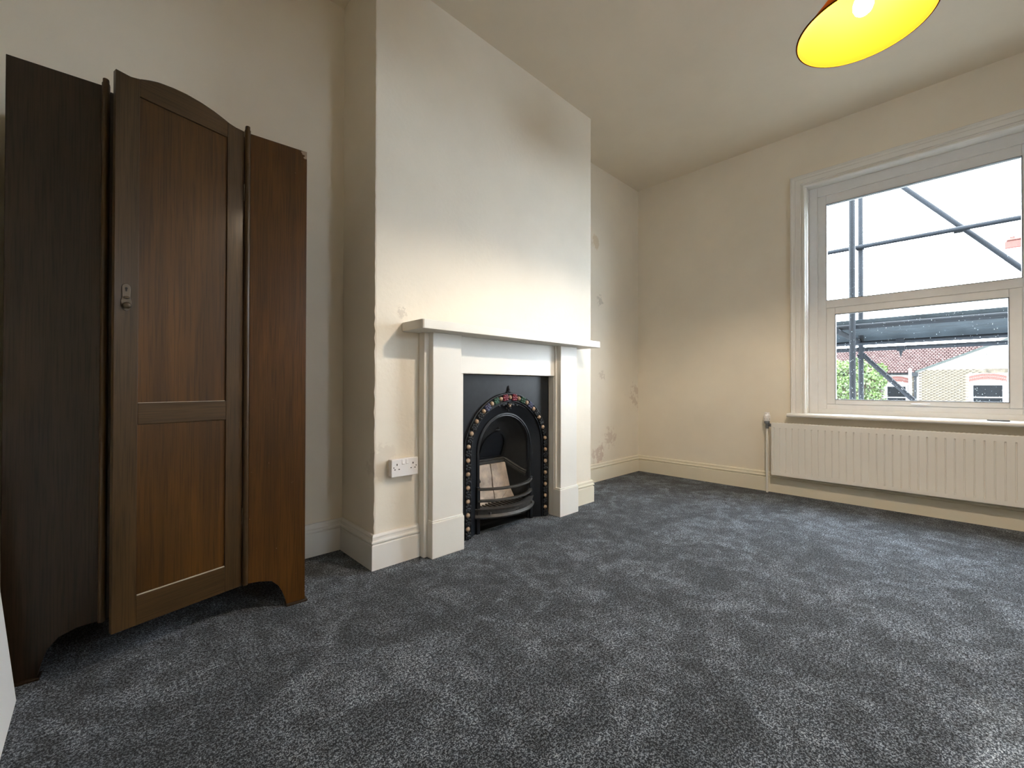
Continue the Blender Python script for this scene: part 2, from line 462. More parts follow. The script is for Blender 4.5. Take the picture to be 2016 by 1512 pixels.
# architrave (three stepped mouldings), left, right, head
PRO = [(0.0, 0.0), (0.0, 0.024), (0.004, 0.028), (0.012, 0.028), (0.016, 0.024), (0.032, 0.020), (0.036, 0.024), (0.068, 0.024), (0.072, 0.016),
       (0.080, 0.018), (0.086, 0.026), (0.096, 0.026), (0.102, 0.020), (0.105, 0.0)]
yo, zo = 0.905, 2.536
path = [((XW, yo, 0.655), (0, -1, 0), (-1, 0, 0)), ((XW, yo, zo), (0, -1, -1), (-1, 0, 0)),
        ((XW, mir(yo), zo), (0, 1, -1), (-1, 0, 0)), ((XW, mir(yo), 0.655), (0, 1, 0), (-1, 0, 0))]
MB().sweep(path, PRO).build('architrave', M['trim'], win)
# lining of the reveal
lin = MB()
lin.box(XW - 0.012, XW + 0.20, 0.797, 0.806, 0.655, 2.442); lin.box(XW - 0.012, XW + 0.20, mir(0.806), mir(0.797), 0.655, 2.442)
lin.box(XW - 0.012, XW + 0.20, mir(0.806), 0.806, 2.432, 2.442)
lin.build('reveal_lining', M['trim'], win)
# sill
sp = [(3.915, 0.6275), (3.908, 0.632), (3.906, 0.640), (3.909, 0.649), (3.916, 0.654), (4.075, 0.660), (4.075, 0.6275)]
sl = MB()
n = len(sp)
y0s, y1s = 0.922, mir(0.922)
v = [(x, y0s, z) for x, z in sp] + [(x, y1s, z) for x, z in sp]
sl.add(v, [tuple(range(n)), tuple(range(n, 2 * n))[::-1]] + [(i, (i + 1) % n, (i + 1) % n + n, i + n) for i in range(n)])
sl.build('sill', M['trim'], win, bevel=0.003)
# outer frame with beads
fr = MB()
FXa, FXb = 4.055, 4.115
def ring(mb, x0, x1, ya, yb, za, zb, wl, wr, wb, wt):
    """rectangular frame in the plane of the wall; ya>yb"""
    mb.box(x0, x1, ya - wl, ya, za, zb); mb.box(x0, x1, yb, yb + wr, za, zb)
    mb.box(x0, x1, yb + wr, ya - wl, za, za + wb); mb.box(x0, x1, yb + wr, ya - wl, zb - wt, zb)
ring(fr, FXa, FXb, 0.797, mir(0.797), 0.658, 2.434, 0.057, 0.057, 0.035, 0.075)
fr.build('outer_frame', M['upvc'], win, bevel=0.004)
fr = MB()
ring(fr, FXa + 0.012, FXb, 0.744, mir(0.744), 0.690, 2.362, 0.058, 0.058, 0.040, 0.074)
fr.box(FXa + 0.012, FXb, mir(0.688), 0.688, 1.478, 1.537)
fr.build('inner_frame', M['upvc'], win, bevel=0.004)
sa = MB()
ring(sa, FXa + 0.004, FXb, 0.685, mir(0.685), 0.731, 1.476, 0.054, 0.054, 0.036, 0.052)
sash = sa.build('lower_sash', M['upvc'], win, bevel=0.005)
gk = MB(); ring(gk, FXa + 0.002, FXb - 0.02, 0.632, mir(0.632), 0.766, 1.425, 0.004, 0.004, 0.004, 0.004)
gk.build('gasket', M['gasket'], sash)
gk = MB(); ring(gk, FXa + 0.01, FXb - 0.02, 0.688, mir(0.688), 1.536, 2.290, 0.004, 0.004, 0.004, 0.004)
gk.build('gasket', M['gasket'], win)
pl_ = MB().box(4.085, 4.089, mir(0.64), 0.64, 0.76, 1.43).build('glass_pane', M['glass'], sash)
MB().box(4.085, 4.089, mir(0.69), 0.69, 1.53, 2.295).build('glass_pane', M['glass'], win)
# latch at the foot of the lower sash
hd = MB().box(FXa - 0.010, FXa + 0.006, 0.150, 0.215, 0.738, 0.750)
hd.tube((FXa - 0.012, 0.205, 0.744), (FXa - 0.012, 0.110, 0.747), 0.005, 0.003, 8)
hd.build('latch', M['upvc'], win, bevel=0.002)
# rain drops on the outside of the panes
dr = MB()
for i in range(420):
    y = random.uniform(-0.23, 0.62); z = 0.775 + (random.random() ** 1.6) * 0.62
    r = random.uniform(0.0010, 0.0030)
    dr.ball((4.0905, y, z), r, 6, 4, (0.4, 1, random.uniform(0.8, 1.5)))
for i in range(260):
    y = random.uniform(-0.28, 0.67); z = 1.54 + (random.random() ** 2.0) * 0.30
    dr.ball((4.0905, y, z), random.uniform(0.0008, 0.0022), 6, 4, (0.4, 1, 1.1))
o = dr.build('rain_drops', M['drop'], win, smooth=True); o['kind'] = 'stuff'
o = MB().prism([(3.942, -0.236), (3.960, -0.236), (3.960, -0.142), (3.942, -0.142)], 'z', 0.6565, 0.663).build('strip', M['dark'], bevel=0.002)  # thin dark bar for the dark mark on the sill
tag(o, 'small dark flat strip lying on the white window sill', 'strip')

w2 = thing('window_2', 'plain white framed window in the wall opposite the fireplace', 'window', (0, 0, 0)); w2['kind'] = 'structure'
f2 = MB()
f2.box(QX0, QX0 + 0.05, YF - 0.12, YF - 0.06, QZ0, QZ1); f2.box(QX1 - 0.02, QX1, YF - 0.12, YF - 0.06, QZ0, QZ1)
f2.box(QX0 + 0.05, QX1 - 0.02, YF - 0.12, YF - 0.06, QZ0, QZ0 + 0.05); f2.box(QX0 + 0.05, QX1 - 0.02, YF - 0.12, YF - 0.06, QZ1 - 0.02, QZ1)
f2.build('outer_frame', M['upvc'], w2)
MB().box(QX0 + 0.04, QX1 - 0.01, YF - 0.092, YF - 0.088, QZ0 + 0.04, QZ1 - 0.01).build('glass_pane', M['glass'], w2)
MB().box(QX0 - 0.05, QX1 + 0.05, YF - 0.06, YF + 0.04, QZ0 - 0.03, QZ0).build('sill', M['trim'], w2, bevel=0.004)

# ------------------------------------------------------------------ radiator
rad = thing('radiator', 'long low cream panel radiator fixed under the window', 'radiator', (3.94, 0.195, 0.15))
RO = Vector((3.94, 0.195, 0.15))
def rel(mb, org):
    mb.v = [(p[0] - org[0], p[1] - org[1], p[2] - org[2]) for p in mb.v]; return mb
RY1, RY0 = 1.022, -0.632
RZ0, RZ1 = 0.152, 0.576
def rad_panel(xf, xr, z0, z1):
    """pressed panel with vertical flutes: xf front face, xr rear"""
    mb = MB()
    pts = []
    y = RY1 - 0.012
    prof = [(RY1, 0.003), (RY1 - 0.004, 0.0)]
    pitch = 0.0420
    yy = RY1 - 0.014
    while yy - pitch > RY0 + 0.010:
        prof += [(yy, 0.0), (yy - 0.0025, 0.0070), (yy - 0.0060, 0.0070), (yy - 0.0085, 0.0)]
        yy -= pitch
    prof += [(RY0 + 0.004, 0.0), (RY0, 0.003)]
    zs = [z0, z0 + 0.004, z0 + 0.030, z0 + 0.038, z1 - 0.046, z1 - 0.038, z1 - 0.004, z1]
    dep = [0.004, 0, 0, 1, 1, 0, 0, 0.004]
    o = 0; n = len(prof)
    for z, d in zip(zs, dep):
        for (yv, q) in prof:
            mb.v.append((xf + (0.0015 + q if d == 1 else d), yv, z))
    for k in range(len(zs) - 1):
        for i in range(n - 1): mb.f.append((k * n + i, k * n + i + 1, (k + 1) * n + i + 1, (k + 1) * n + i))
    # close with the back
    mb.box(xf + 0.0100, xr, RY0, RY1, z0, z1)
    return mb
smooth_by_angle(rel(rad_panel(3.891, 3.904, RZ0, RZ1), RO).build('front_panel', M['radiator'], rad), 30)
smooth_by_angle(rel(rad_panel(3.944, 3.957, RZ0 - 0.004, RZ1 - 0.006), RO).build('rear_panel', M['radiator'], rad), 30)
rel(MB().box(3.893, 3.955, RY1, RY1 + 0.0015, RZ0 + 0.004, RZ1 - 0.003), RO).build('side_cover', M['radiator'], rad)
rel(MB().box(3.893, 3.955, RY0 - 0.0015, RY0, RZ0 + 0.004, RZ1 - 0.003), RO).build('side_cover', M['radiator'], rad)
tg = MB()
k = RY0 + 0.01
while k < RY1 - 0.02:
    tg.box(3.905, 3.945, k, k + 0.010, RZ1 - 0.004, RZ1 - 0.0005); k += 0.022
rel(tg, RO).build('top_grille', M['radiator'], rad)
for y in (0.80, -0.40):
    rel(MB().box(3.957, XW - 0.0005, y - 0.02, y + 0.02, 0.25, 0.50), RO).build('bracket', M['grey_metal'], rad)
# thermostatic valve and its pipe
vx, vy = 3.925, 1.062
rel(MB().lathe([(0.001, 0.003), (0.0085, 0.003), (0.0085, 0.530), (0.001, 0.530)], (vx, vy, 0), 14), RO).build('pipe', M['trim'], rad, smooth=False)
smooth_by_angle(rel(MB().lathe([(0.001, 0.524), (0.015, 0.524), (0.015, 0.540), (0.0115, 0.544), (0.0115, 0.562), (0.020, 0.566), (0.020, 0.585), (0.001, 0.586)], (vx, vy, 0), 16)
    .tube((vx, vy, 0.552), (vx, RY1 - 0.0005, 0.552), 0.010, None, 12).tube((vx, vy - 0.015, 0.552), (vx, vy - 0.028, 0.552), 0.014, None, 6), RO).build('valve_body', M['valve_grey'], rad))
vh = smooth_by_angle(rel(MB().lathe([(0.001, 0.586), (0.0225, 0.586), (0.0235, 0.590), (0.0245, 0.604), (0.0240, 0.628), (0.0220, 0.636), (0.0185, 0.639), (0.0185, 0.653), (0.0165, 0.657), (0.001, 0.658)],
    (vx, vy, 0), 24), RO).build('valve_head', M['plastic'], rad))
sl2 = MB()
for a in (2.65, 3.45, 4.25):
    c, s_ = math.cos(a), math.sin(a)
    sl2.ball((vx + 0.0236 * c, vy + 0.0236 * s_, 0.602), 0.0035, 8, 4, (1, 1, 0.6))
rel(sl2, RO).build('vent_slot', M['black'], vh)

# ------------------------------------------------------------------ fireplace surround
fs = thing('fireplace_surround', 'white painted wooden fire surround with mantel shelf around the cast iron fireplace', 'fire surround', (1.78, 1.85, 0))
FO = Vector((1.78, 1.85, 0))
W_ = M['surround']
def sb(name, mb, bevel=0.004, mat=None, parent=None):
    return rel(mb, FO).build(name, mat or W_, parent or fs, bevel=bevel)
YP = 1.809
# shelf: front corners slightly rounded
sh = [(1.070, YC - 0.0005), (1.070, 1.722), (1.073, 1.714), (1.080, 1.7095), (1.092, 1.7086), (2.497, 1.7086), (2.50, 1.7115), (2.50, YC - 0.0005)]
sb('mantel_shelf', MB().prism(sh, 'z', 1.1336, 1.1768), 0.004)
for x0, x1, nm in ((1.193, 1.372, 'pilaster'), (2.193, 2.366, 'pilaster')):
    sb(nm, MB().box(x0, x1, YP, 1.860, 0.150, 1.1334), 0.003)
pt = [(0, 0), (0, 0.180), (0.004, 0.186), (0.009, 0.186)]
for x0, x1 in ((1.186, 1.386), (2.177, 2.374)):
    b = MB(); b.box(x0, x1, 1.7995, 1.8595, 0.0, 0.180); b.box(x0 + 0.003, x1 - 0.003, 1.8035, 1.8595, 0.180, 0.188)
    sb('plinth_block', b, 0.0035)
# backing boards (the outer return) left and right
for x0, x1 in ((1.165, 1.373), (2.193, 2.40)):
    sb('backing_board', MB().box(x0, x1, 1.8605, YC - 0.0005, 0.0, 1.1334) if x0 > 2 else MB().box(x0, x1, 1.845, YC - 0.0005, 0.0, 1.1334), 0.003)
sb('frieze', MB().box(1.3725, 2.1925, 1.855, YC - 0.0005, 0.932, 1.1334), 0.003)
# slips lining the opening
sb('jamb_slip', MB().box(1.374, 1.388, 1.815, 1.904, 0.0, 0.931), 0.002)
sb('jamb_slip', MB().box(2.178, 2.1925, 1.855, 1.904, 0.0, 0.931), 0.002)
sb('jamb_bead', MB().tube((2.187, 1.848, 0.188), (2.187, 1.848, 1.133), 0.007, None, 10), 0)

# ------------------------------------------------------------------ cast iron fireplace insert
fi = thing('fireplace_insert', 'black cast iron arched fireplace insert with gold beads set in the white surround', 'fireplace', (1.8075, 1.905, 0))
IO = Vector((1.8075, 1.905, 0))
CXF, ZS = 1.8075, 0.47      # axis and springing height of the arch
IR = M['iron']
def ib(name, mb, mat=IR, parent=None, bevel=0.0, smooth=None):
    o = rel(mb, IO).build(name, mat, parent or fi, bevel=bevel)
    if smooth: smooth_by_angle(o, smooth)
    return o
def upath(R, z0=0.0, n=40, ns=6):
    """inverted-U frames: (point, outward, depth(+y))"""
    P = []
    for k in range(ns): P.append(((CXF - R, 0, z0 + (ZS - z0) * k / ns), (-1, 0, 0), (0, 1, 0)))
    for k in range(n + 1):
        a = PI - PI * k / n
        P.append(((CXF + R * math.cos(a), 0, ZS + R * math.sin(a)), (math.cos(a), 0, math.sin(a)), (0, 1, 0)))
    for k in range(1, ns + 1): P.append(((CXF + R, 0, ZS - (ZS - z0) * k / ns), (1, 0, 0), (0, 1, 0)))
    return P
def usweep(R, secs, z0=0.002, closed=True): return MB().sweep(upath(R, z0), secs, closed)
# front plate: from U of radius 0.29 out to the rectangle
PX0, PX1, PZ1 = 1.392, 2.176, 0.929
mb = MB(); ps = upath(0.29, 0.002); inner = []; outer = []
for (c, a, d) in ps:
    inner.append((c[0], 1.905, c[2]))
    if abs(a[2]) < 1e-6: outer.append((PX0 if a[0] < 0 else PX1, 1.905, c[2])); continue
    t = 1e9
    if a[0] < -1e-6: t = min(t, (PX0 - CXF) / a[0])
    if a[0] > 1e-6: t = min(t, (PX1 - CXF) / a[0])
    t = min(t, (PZ1 - ZS) / a[2])
    outer.append((CXF + a[0] * t, 1.905, ZS + a[2] * t))
# force exact corners
for tx in (PX0, PX1):
    i = min(range(len(outer)), key=lambda q: abs(outer[q][0] - tx) + abs(outer[q][2] - PZ1)); outer[i] = (tx, 1.905, PZ1)
n = len(inner)
mb.v = inner + outer + [(p[0], p[1] + 0.012, p[2]) for p in inner] + [(p[0], p[1] + 0.012, p[2]) for p in outer]
for i in range(n - 1):
    mb.f += [(i, i + 1, n + i + 1, n + i), (2 * n + i, 3 * n + i, 3 * n + i + 1, 2 * n + i + 1), (n + i, n + i + 1, 3 * n + i + 1, 3 * n + i)]
ib('front_plate', mb, smooth=30)
# bed of the beaded band, its two roped edges, splay, arch rim
ib('beaded_band', usweep(0.3255, [(-0.028, 1.905), (-0.022, 1.898), (0.0, 1.901), (0.020, 1.898), (0.026, 1.905)], closed=True), smooth=40)
for rr, w in ((0.3255 + 0.022, 0.006), (0.3255 - 0.024, 0.0045)):
    sec = [(w * math.cos(2 * PI * q / 8), 1.899 + w * math.sin(2 * PI * q / 8)) for q in range(8)]
    ib('edge_moulding', usweep(rr, sec), smooth=60)
ib('splay', usweep(0.29, [(0.0, 1.905), (-0.060, 1.938), (-0.060, 1.948), (0.0, 1.915)]), smooth=40)
sec = [(-0.0225, 1.955), (-0.022, 1.938), (-0.016, 1.931), (-0.010, 1.933), (-0.006, 1.928), (0.002, 1.930), (0.006, 1.940), (0.006, 1.955)]
ib('arch_rim', usweep(0.226, sec), mat=IR, smooth=40)
# beads and the leaf ornaments between them
SP = 0.0767; ARC = PI * 0.3255 / 2
def along(s):
    a = abs(s)
    if a <= ARC:
        t = a / 0.3255; x, z, ang = 0.3255 * math.sin(t), ZS + 0.3255 * math.cos(t), t
    else: x, z, ang = 0.3255, ZS - (a - ARC), PI / 2
    sg = 1 if s >= 0 else -1
    return (CXF + sg * x, z, sg * ang)
bead0 = None; leaf0 = {}
def bead_mesh():
    m = MB(); m.ball((0, 0, 0), 0.0135, 14, 8, (1, 0.8, 1)); return m
bm_gold = bead_mesh().mesh('bead', M['gold'], True)
cup = MB().lathe([(0.016, 0.004), (0.0185, -0.004), (0.0165, -0.006), (0.0145, 0.0)], (0, 0, 0), 16, 'y').mesh('bead_cup', IR, True)
def leafm():
    m = MB()
    for s in (-1, 1):      # two curled acanthus leaves back to back, with a ridged middle
        for q, (rx, rz) in enumerate(((0.0, 0.010), (0.010, 0.007), (-0.010, 0.007))):
            m.ball((rx, -0.004, s * rz), 0.0085, 8, 5, (0.75, 0.75, 1.0))
    m.ball((0, -0.006, 0), 0.007, 8, 5, (1.6, 0.8, 0.7))
    return m
lm = {k: leafm().mesh('leaf_ornament', M[v] if k else IR, True) for k, v in (('', 'iron'), ('r', 'leaf_red'), ('g', 'leaf_green'), ('b', 'leaf_blue'))}
def add_inst(name, me, parent, loc, rot=(0, 0, 0)):
    o = bpy.data.objects.new(name, me); COL.objects.link(o); o.parent = parent; o.location = loc; o.rotation_euler = rot
    return o
for k in range(-12, 13):
    x, z, a = along(k * SP)
    if z > 0.03:
        bo = add_inst('bead', bm_gold, fi, (x - IO.x, 1.893 - IO.y, z), (0, a, 0))
        add_inst('bead_cup', cup, bo, (0, 0.004, 0))
for k in range(-13, 13):
    x, z, a = along((k + 0.5) * SP)
    if z > 0.02:
        j = abs(k + 0.5)
        key = 'r' if j < 1 else 'g' if j < 2 else 'b' if j < 3 else ''
        o = add_inst('leaf_ornament', lm[key], fi, (x - IO.x, 1.896 - IO.y, z), (0, a + PI / 2, 0)); o.scale = (1.3, 1.3, 1.3)
        if key: o['label'] = {'r': 'dark red leaf ornament', 'g': 'dark green leaf ornament', 'b': 'dark blue leaf ornament'}[key]
# finial above, mask-like cartouche below the top bead
fn = MB(); fn.ball((CXF - 0.004, 1.900, 0.832), 0.011, 10, 6, (1, 0.7, 0.8)); fn.ball((CXF - 0.004, 1.898, 0.845), 0.008, 10, 6, (0.9, 0.7, 1.1))
fn.tube((CXF - 0.004, 1.899, 0.848), (CXF - 0.004, 1.900, 0.868), 0.006, 0.002, 8)
for s in (-1, 1): fn.ball((CXF - 0.004 + s * 0.012, 1.900, 0.826), 0.006, 8, 5, (1.3, 0.7, 0.8))
ib('finial', fn, smooth=60)
ct = MB(); cz = 0.742; cxx = CXF
ct.ball((cxx, 1.906, cz), 0.020, 12, 7, (0.9, 0.7, 1.0)); ct.ball((cxx, 1.900, cz - 0.004), 0.007, 8, 5, (0.8, 1, 1.2))
for s in (-1, 1):
    ct.ball((cxx + s * 0.008, 1.897, cz + 0.008), 0.005, 8, 5)
    for q in range(4):
        ct.ball((cxx + s * (0.024 + 0.017 * q), 1.909, cz + 0.010 - 0.010 * (q % 2) + 0.006 * math.sin(q)), 0.012 - 0.001 * q, 8, 5, (1.1, 0.5, 0.75))
    ct.ball((cxx + s * 0.016, 1.908, cz - 0.016), 0.009, 8, 5, (1, 0.6, 1))
ct.ball((cxx, 1.908, cz - 0.028), 0.006, 8, 5, (0.9, 0.7, 1.4)); ct.ball((cxx, 1.904, cz + 0.023), 0.009, 8, 5, (1.2, 0.7, 0.7))
ib('mask_ornament', ct, smooth=60)
mk = MB(); mk.ball((cxx, 1.893, cz), 0.0075, 10, 6, (1, 0.7, 1.1)); mk.ball((cxx - 0.009, 1.894, cz + 0.010), 0.004, 8, 5); mk.ball((cxx + 0.009, 1.894, cz + 0.010), 0.004, 8, 5)
o = ib('mask_face', mk, M['gold'], smooth=60)
# firebox: cheeks, back bricks, hood
RIN = 0.2035
for s in (-1, 1):
    c = MB()
    x0, x1 = CXF + s * RIN, CXF + s * 0.130
    c.add([(x0, 1.952, 0), (x1, 2.10, 0), (x1, 2.10, 0.38), (x0, 1.952, 0.315), (x0 + s * 0.02, 1.955, 0), (x1 + s * 0.02, 2.11, 0), (x1 + s * 0.02, 2.11, 0.38), (x0 + s * 0.02, 1.955, 0.315)],
          [(0, 1, 2, 3), (4, 7, 6, 5), (3, 2, 6, 7), (0, 3, 7, 4), (1, 5, 6, 2), (0, 4, 5, 1)])
    ib('cheek', c, M['iron_in'])
# hood: loft from the rim to a smaller leaning arch
def arch_pts(R, zb, zs, n=28):
    P = [(-R, zb)] + [(-R, zb + (zs - zb) * k / 3) for k in (1, 2)]
    P += [(R * math.cos(PI - PI * k / n), zs + R * math.sin(PI - PI * k / n)) for k in range(n + 1)]
    P += [(R, zb + (zs - zb) * k / 3) for k in (2, 1)] + [(R, zb)]
    return P
A = arch_pts(RIN, 0.31, ZS); B = arch_pts(0.128, 0.385, 0.478)
leany = lambda z: 2.098 - (z - 0.38) * 0.42
h = MB(); n = len(A)
for k in range(5):
    t = k / 4; tt = t ** 0.8
    for (pa, pb) in zip(A, B):
        ya = 1.953; yb_ = leany(pb[1])
        h.v.append((CXF + pa[0] * (1 - t) + pb[0] * t, ya * (1 - tt) + yb_ * tt, pa[1] * (1 - t) + pb[1] * t))
for k in range(4):
    for i in range(n - 1): h.f.append((k * n + i, k * n + i + 1, (k + 1) * n + i + 1, (k + 1) * n + i))
h.f.append(tuple(range(4 * n, 5 * n)))
ib('hood', h, M['iron_in'], smooth=35)
# arched plate cast on the hood
hp = MB()
C_ = arch_pts(0.098, 0.402, 0.478)
for e, r0 in ((0, 0.0), (1, -0.010)):
    pass
D_ = arch_pts(0.088, 0.411, 0.478)
n = len(C_)
for P, off in ((C_, 0.0), (C_, -0.010), (D_, -0.010), (D_, -0.003)):
    for (x, z) in P: hp.v.append((CXF + x, leany(z) + off, z))
for k in range(3):
    for i in range(n):
        j = (i + 1) % n; hp.f.append((k * n + i, k * n + j, (k + 1) * n + j, (k + 1) * n + i))
hp.f.append(tuple(range(3 * n, 4 * n)))
hp.ball((CXF, leany(0.582) - 0.008, 0.586), 0.010, 8, 5, (2.2, 0.6, 0.7)); hp.ball((CXF, leany(0.6) - 0.008, 0.600), 0.006, 8, 5)
ib('hood_plate', hp, M['iron'], smooth=35)
# moulded ledge over the bricks: level at the back, sweeping down over the right and left cheeks
def ledge_pts():
    P = []
    for s in (-1,):
        pass
    fr_ = [(-RIN, 1.953, 0.300), (-RIN + 0.012, 1.978, 0.308), (-0.168, 2.022, 0.335), (-0.140, 2.075, 0.368), (-0.122, 2.092, 0.378)]
    P = fr_ + [(0.0, 2.094, 0.379)] + [(-x, y, z) for x, y, z in fr_[::-1]]
    return [(CXF + x, y, z) for x, y, z in P]
lp = ledge_pts(); ld = MB(); secs = [(0.0, -0.022), (0.010, -0.020), (0.010, -0.012), (0.017, -0.009), (0.017, 0.0), (0.008, 0.004), (0.012, 0.010), (0.006, 0.016), (0.0, 0.017)]
path = []
for i, p in enumerate(lp):
    t = (Vector(lp[min(i + 1, len(lp) - 1)]) - Vector(lp[max(i - 1, 0)])).normalized()
    up = Vector((0, 0, 1)); out = up.cross(t); out = -out if out.y > 0 else out
    out.normalize(); up2 = t.cross(out); up2 = -up2 if up2.z < 0 else up2
    path.append((p, out, up2))
ld.sweep(path, secs)
ib('ledge', ld, M['iron_bar'], smooth=35)
# two halves of the cracked fire brick, with wandering edges
cr = [(-0.012, 0.0), (-0.006, 0.06), (-0.016, 0.11), (-0.004, 0.17), (-0.011, 0.23), (-0.003, 0.29), (-0.006, 0.362)]
def half(side):
    m = MB(); pts = [(x + (0.0085 if side > 0 else 0) * (0.6 + 0.4 * math.sin(z * 60)), z) for x, z in cr]
    edge = [(side * 0.127, 0.362), (side * 0.129, 0.2), (side * 0.129, 0.0)]
    poly = [(CXF + x, z) for x, z in pts + edge]
    m.prism(poly, 'y', 2.072, 2.10)
    for i, (x, y, z) in enumerate(m.v):          # leans back, foot nearer and wider
        k = (0.362 - z) / 0.362
        m.v[i] = (CXF + (x - CXF) * (1 + 0.22 * k), y - 0.075 * k, max(z, 0.115))
    return m
for s in (-1, 1): ib('fire_brick', half(s), M['fire_brick'], bevel=0.004)
# rubble and hearth inside
ib('ash_pit', MB().box(CXF - RIN, CXF + RIN, 1.95, 2.10, 0.0, 0.004), M['iron_in'])
gr0 = None
for k in range(13):
    x = CXF - 0.175 + 0.029 * k
    yb_ = 2.07 if abs(x - CXF) < 0.14 else 2.02
    g_ = MB().prism([(1.870, 0.118), (1.870, 0.130), (yb_, 0.136), (yb_, 0.120)], 'x', x - 0.005, x + 0.005)
    ib('grate_bar', g_, M['iron_bar'])
# bowed bars in front
def bow(w, y_end, y_mid, n=24):
    P = []
    for k in range(n + 1):
        t = -1 + 2 * k / n
        P.append((CXF + w * t, y_end + (y_mid - y_end) * (1 - abs(t) ** 2.2), t))
    return P
def bowed(w, y_end, y_mid, z, sec):
    pts = bow(w, y_end, y_mid); path = []
    for i, p in enumerate(pts):
        a = pts[max(i - 1, 0)]; b = pts[min(i + 1, len(pts) - 1)]
        t = Vector((b[0] - a[0], b[1] - a[1], 0)).normalized(); out = Vector((t.y, -t.x, 0))
        path.append(((p[0], p[1], z), out, (0, 0, 1)))
    return MB().sweep(path, sec)
flat = [(-0.012, -0.0095), (0.004, -0.0095), (0.010, -0.006), (0.010, 0.000), (0.004, 0.0045), (-0.012, 0.0045)]
ib('fire_bar', bowed(0.230, 1.932, 1.842, 0.262, flat), M['iron_bar'], smooth=30)
ib('fire_bar', bowed(0.229, 1.932, 1.842, 0.194, flat), M['iron_bar'], smooth=30)
tray = [(-0.040, 0.006), (-0.040, 0.014), (0.000, 0.014), (0.006, 0.011), (0.004, 0.004), (0.000, -0.004), (0.000, -0.020), (0.006, -0.026), (0.012, -0.033), (0.008, -0.042), (0.0, -0.042), (-0.012, -0.030), (-0.012, 0.006)]
tr_ = ib('tray_front', bowed(0.243, 1.930, 1.832, 0.135, tray), M['iron_bar'], smooth=30)
bs = MB()
for q in range(10):
    a = 2 * PI * q / 10; bs.ball((CXF + 0.012 * math.cos(a), 1.834, 0.122 + 0.010 * math.sin(a)), 0.0045, 6, 4)
bs.ball((CXF, 1.833, 0.122), 0.006, 8, 5)
for s in (-1, 1): bs.ball((CXF + s * 0.024, 1.836, 0.120), 0.006, 8, 5, (1.5, 0.7, 0.7))
ib('boss', bs, M['iron_bar'], parent=None, smooth=60)
for s in (-1, 1):
    x = CXF + s * 0.224
    ib('bar_upright', MB().box(x - 0.012, x + 0.012, 1.920, 1.938, 0.0 if s < 3 else 0.1, 0.275), IR, bevel=0.003)

# ------------------------------------------------------------------ double socket
so = thing('double_socket', 'white double electrical socket on the chimney breast left of the fireplace', 'socket', (1.068, 1.896, 0.467))
SO = Vector((1.068, 1.896, 0.467))
rel(MB().box(0.9975, 1.1385, 1.868, 1.8955, 0.4265, 0.5075), SO).build('back_box', M['plastic'], so, bevel=0.003)
rel(MB().box(0.995, 1.141, 1.859, 1.868, 0.424, 0.510), SO).build('face_plate', M['plastic'], so, bevel=0.003)
for s in (-1, 1):
    x = 1.068 + s * 0.0105
    rel(MB().prism([(1.8592, 0.481), (1.8555, 0.484), (1.857, 0.505), (1.8592, 0.506)], 'x', x - 0.0065, x + 0.0065), SO).build('switch', M['plastic'], so, bevel=0.001)
    cxs = 1.068 + s * 0.0435
    h_ = MB().box(cxs - 0.002, cxs + 0.002, 1.8582, 1.8592, 0.479, 0.488)
    for d in (-1, 1): h_.box(cxs + d * 0.011 - 0.0033, cxs + d * 0.011 + 0.0033, 1.8582, 1.8592, 0.4585, 0.4625)
    rel(h_, SO).build('pin_holes', M['black'], so)
    rel(MB().lathe([(0.0001, 1.8580), (0.0030, 1.8582), (0.0030, 1.8592)], (1.068 + s * 0.0605 + (0.0 if s < 0 else 0), 0, 0.470), 12, 'y'), SO).build('screw', M['grey_metal'], so)

# ------------------------------------------------------------------ wardrobe
ANG = math.radians(-4.4044)
wd = thing('wardrobe', 'dark oak single wardrobe with its arched panel door standing ajar', 'wardrobe', (-0.174, 1.871, 0), ANG)
WX0, WX1, WH, WD = -0.030, 0.768, 1.808, 0.345
OK_ = M['wood']
MB().box(WX0, WX0 + 0.018, 0.0155, WD, 0.0, WH - 0.012).build('side', M['wood_side'], wd, bevel=0.002)
MB().box(WX1 - 0.018, WX1, 0.0155, WD, 0.0, WH - 0.012).build('side', M['wood_side'], wd, bevel=0.002)
MB().box(WX0 + 0.018, WX1 - 0.018, 0.016, WD - 0.008, WH - 0.03, WH - 0.012).build('top_board', M['wood_side'], wd)
MB().box(WX0 + 0.018, WX1 - 0.018, 0.016, WD - 0.008, 0.126, 0.144).build('bottom_board', M['wood_in'], wd)
MB().box(WX0 + 0.018, WX1 - 0.018, WD - 0.008, WD, 0.10, WH - 0.012).build('back_board', M['wood_in'], wd)
MB().tube((WX0 + 0.018, 0.18, 1.66), (WX1 - 0.018, 0.18, 1.66), 0.011).build('hanging_rail', M['grey_metal'], wd)
# front panels with bracket feet cut out below
left = [(WX0, 0.0), (0.041, 0.0), (0.049, 0.037), (0.061, 0.077), (0.085, 0.106), (0.122, 0.121), (0.172, 0.124), (0.172, WH), (WX0, WH)]
right = [(0.572, WH), (0.572, 0.124), (0.606, 0.121), (0.650, 0.111), (0.673, 0.087), (0.687, 0.059), (0.698, 0.026), (0.704, 0.0), (WX1, 0.0), (WX1, WH)]
MB().prism(left, 'y', 0.0, 0.015).build('front_panel', M['wood_side'], wd, bevel=0.0015)
o = MB().prism(right, 'y', 0.0, 0.015).build('front_panel', M['wood_right'], wd, bevel=0.0015)
o['label'] = 'warm brown veneered front panel'
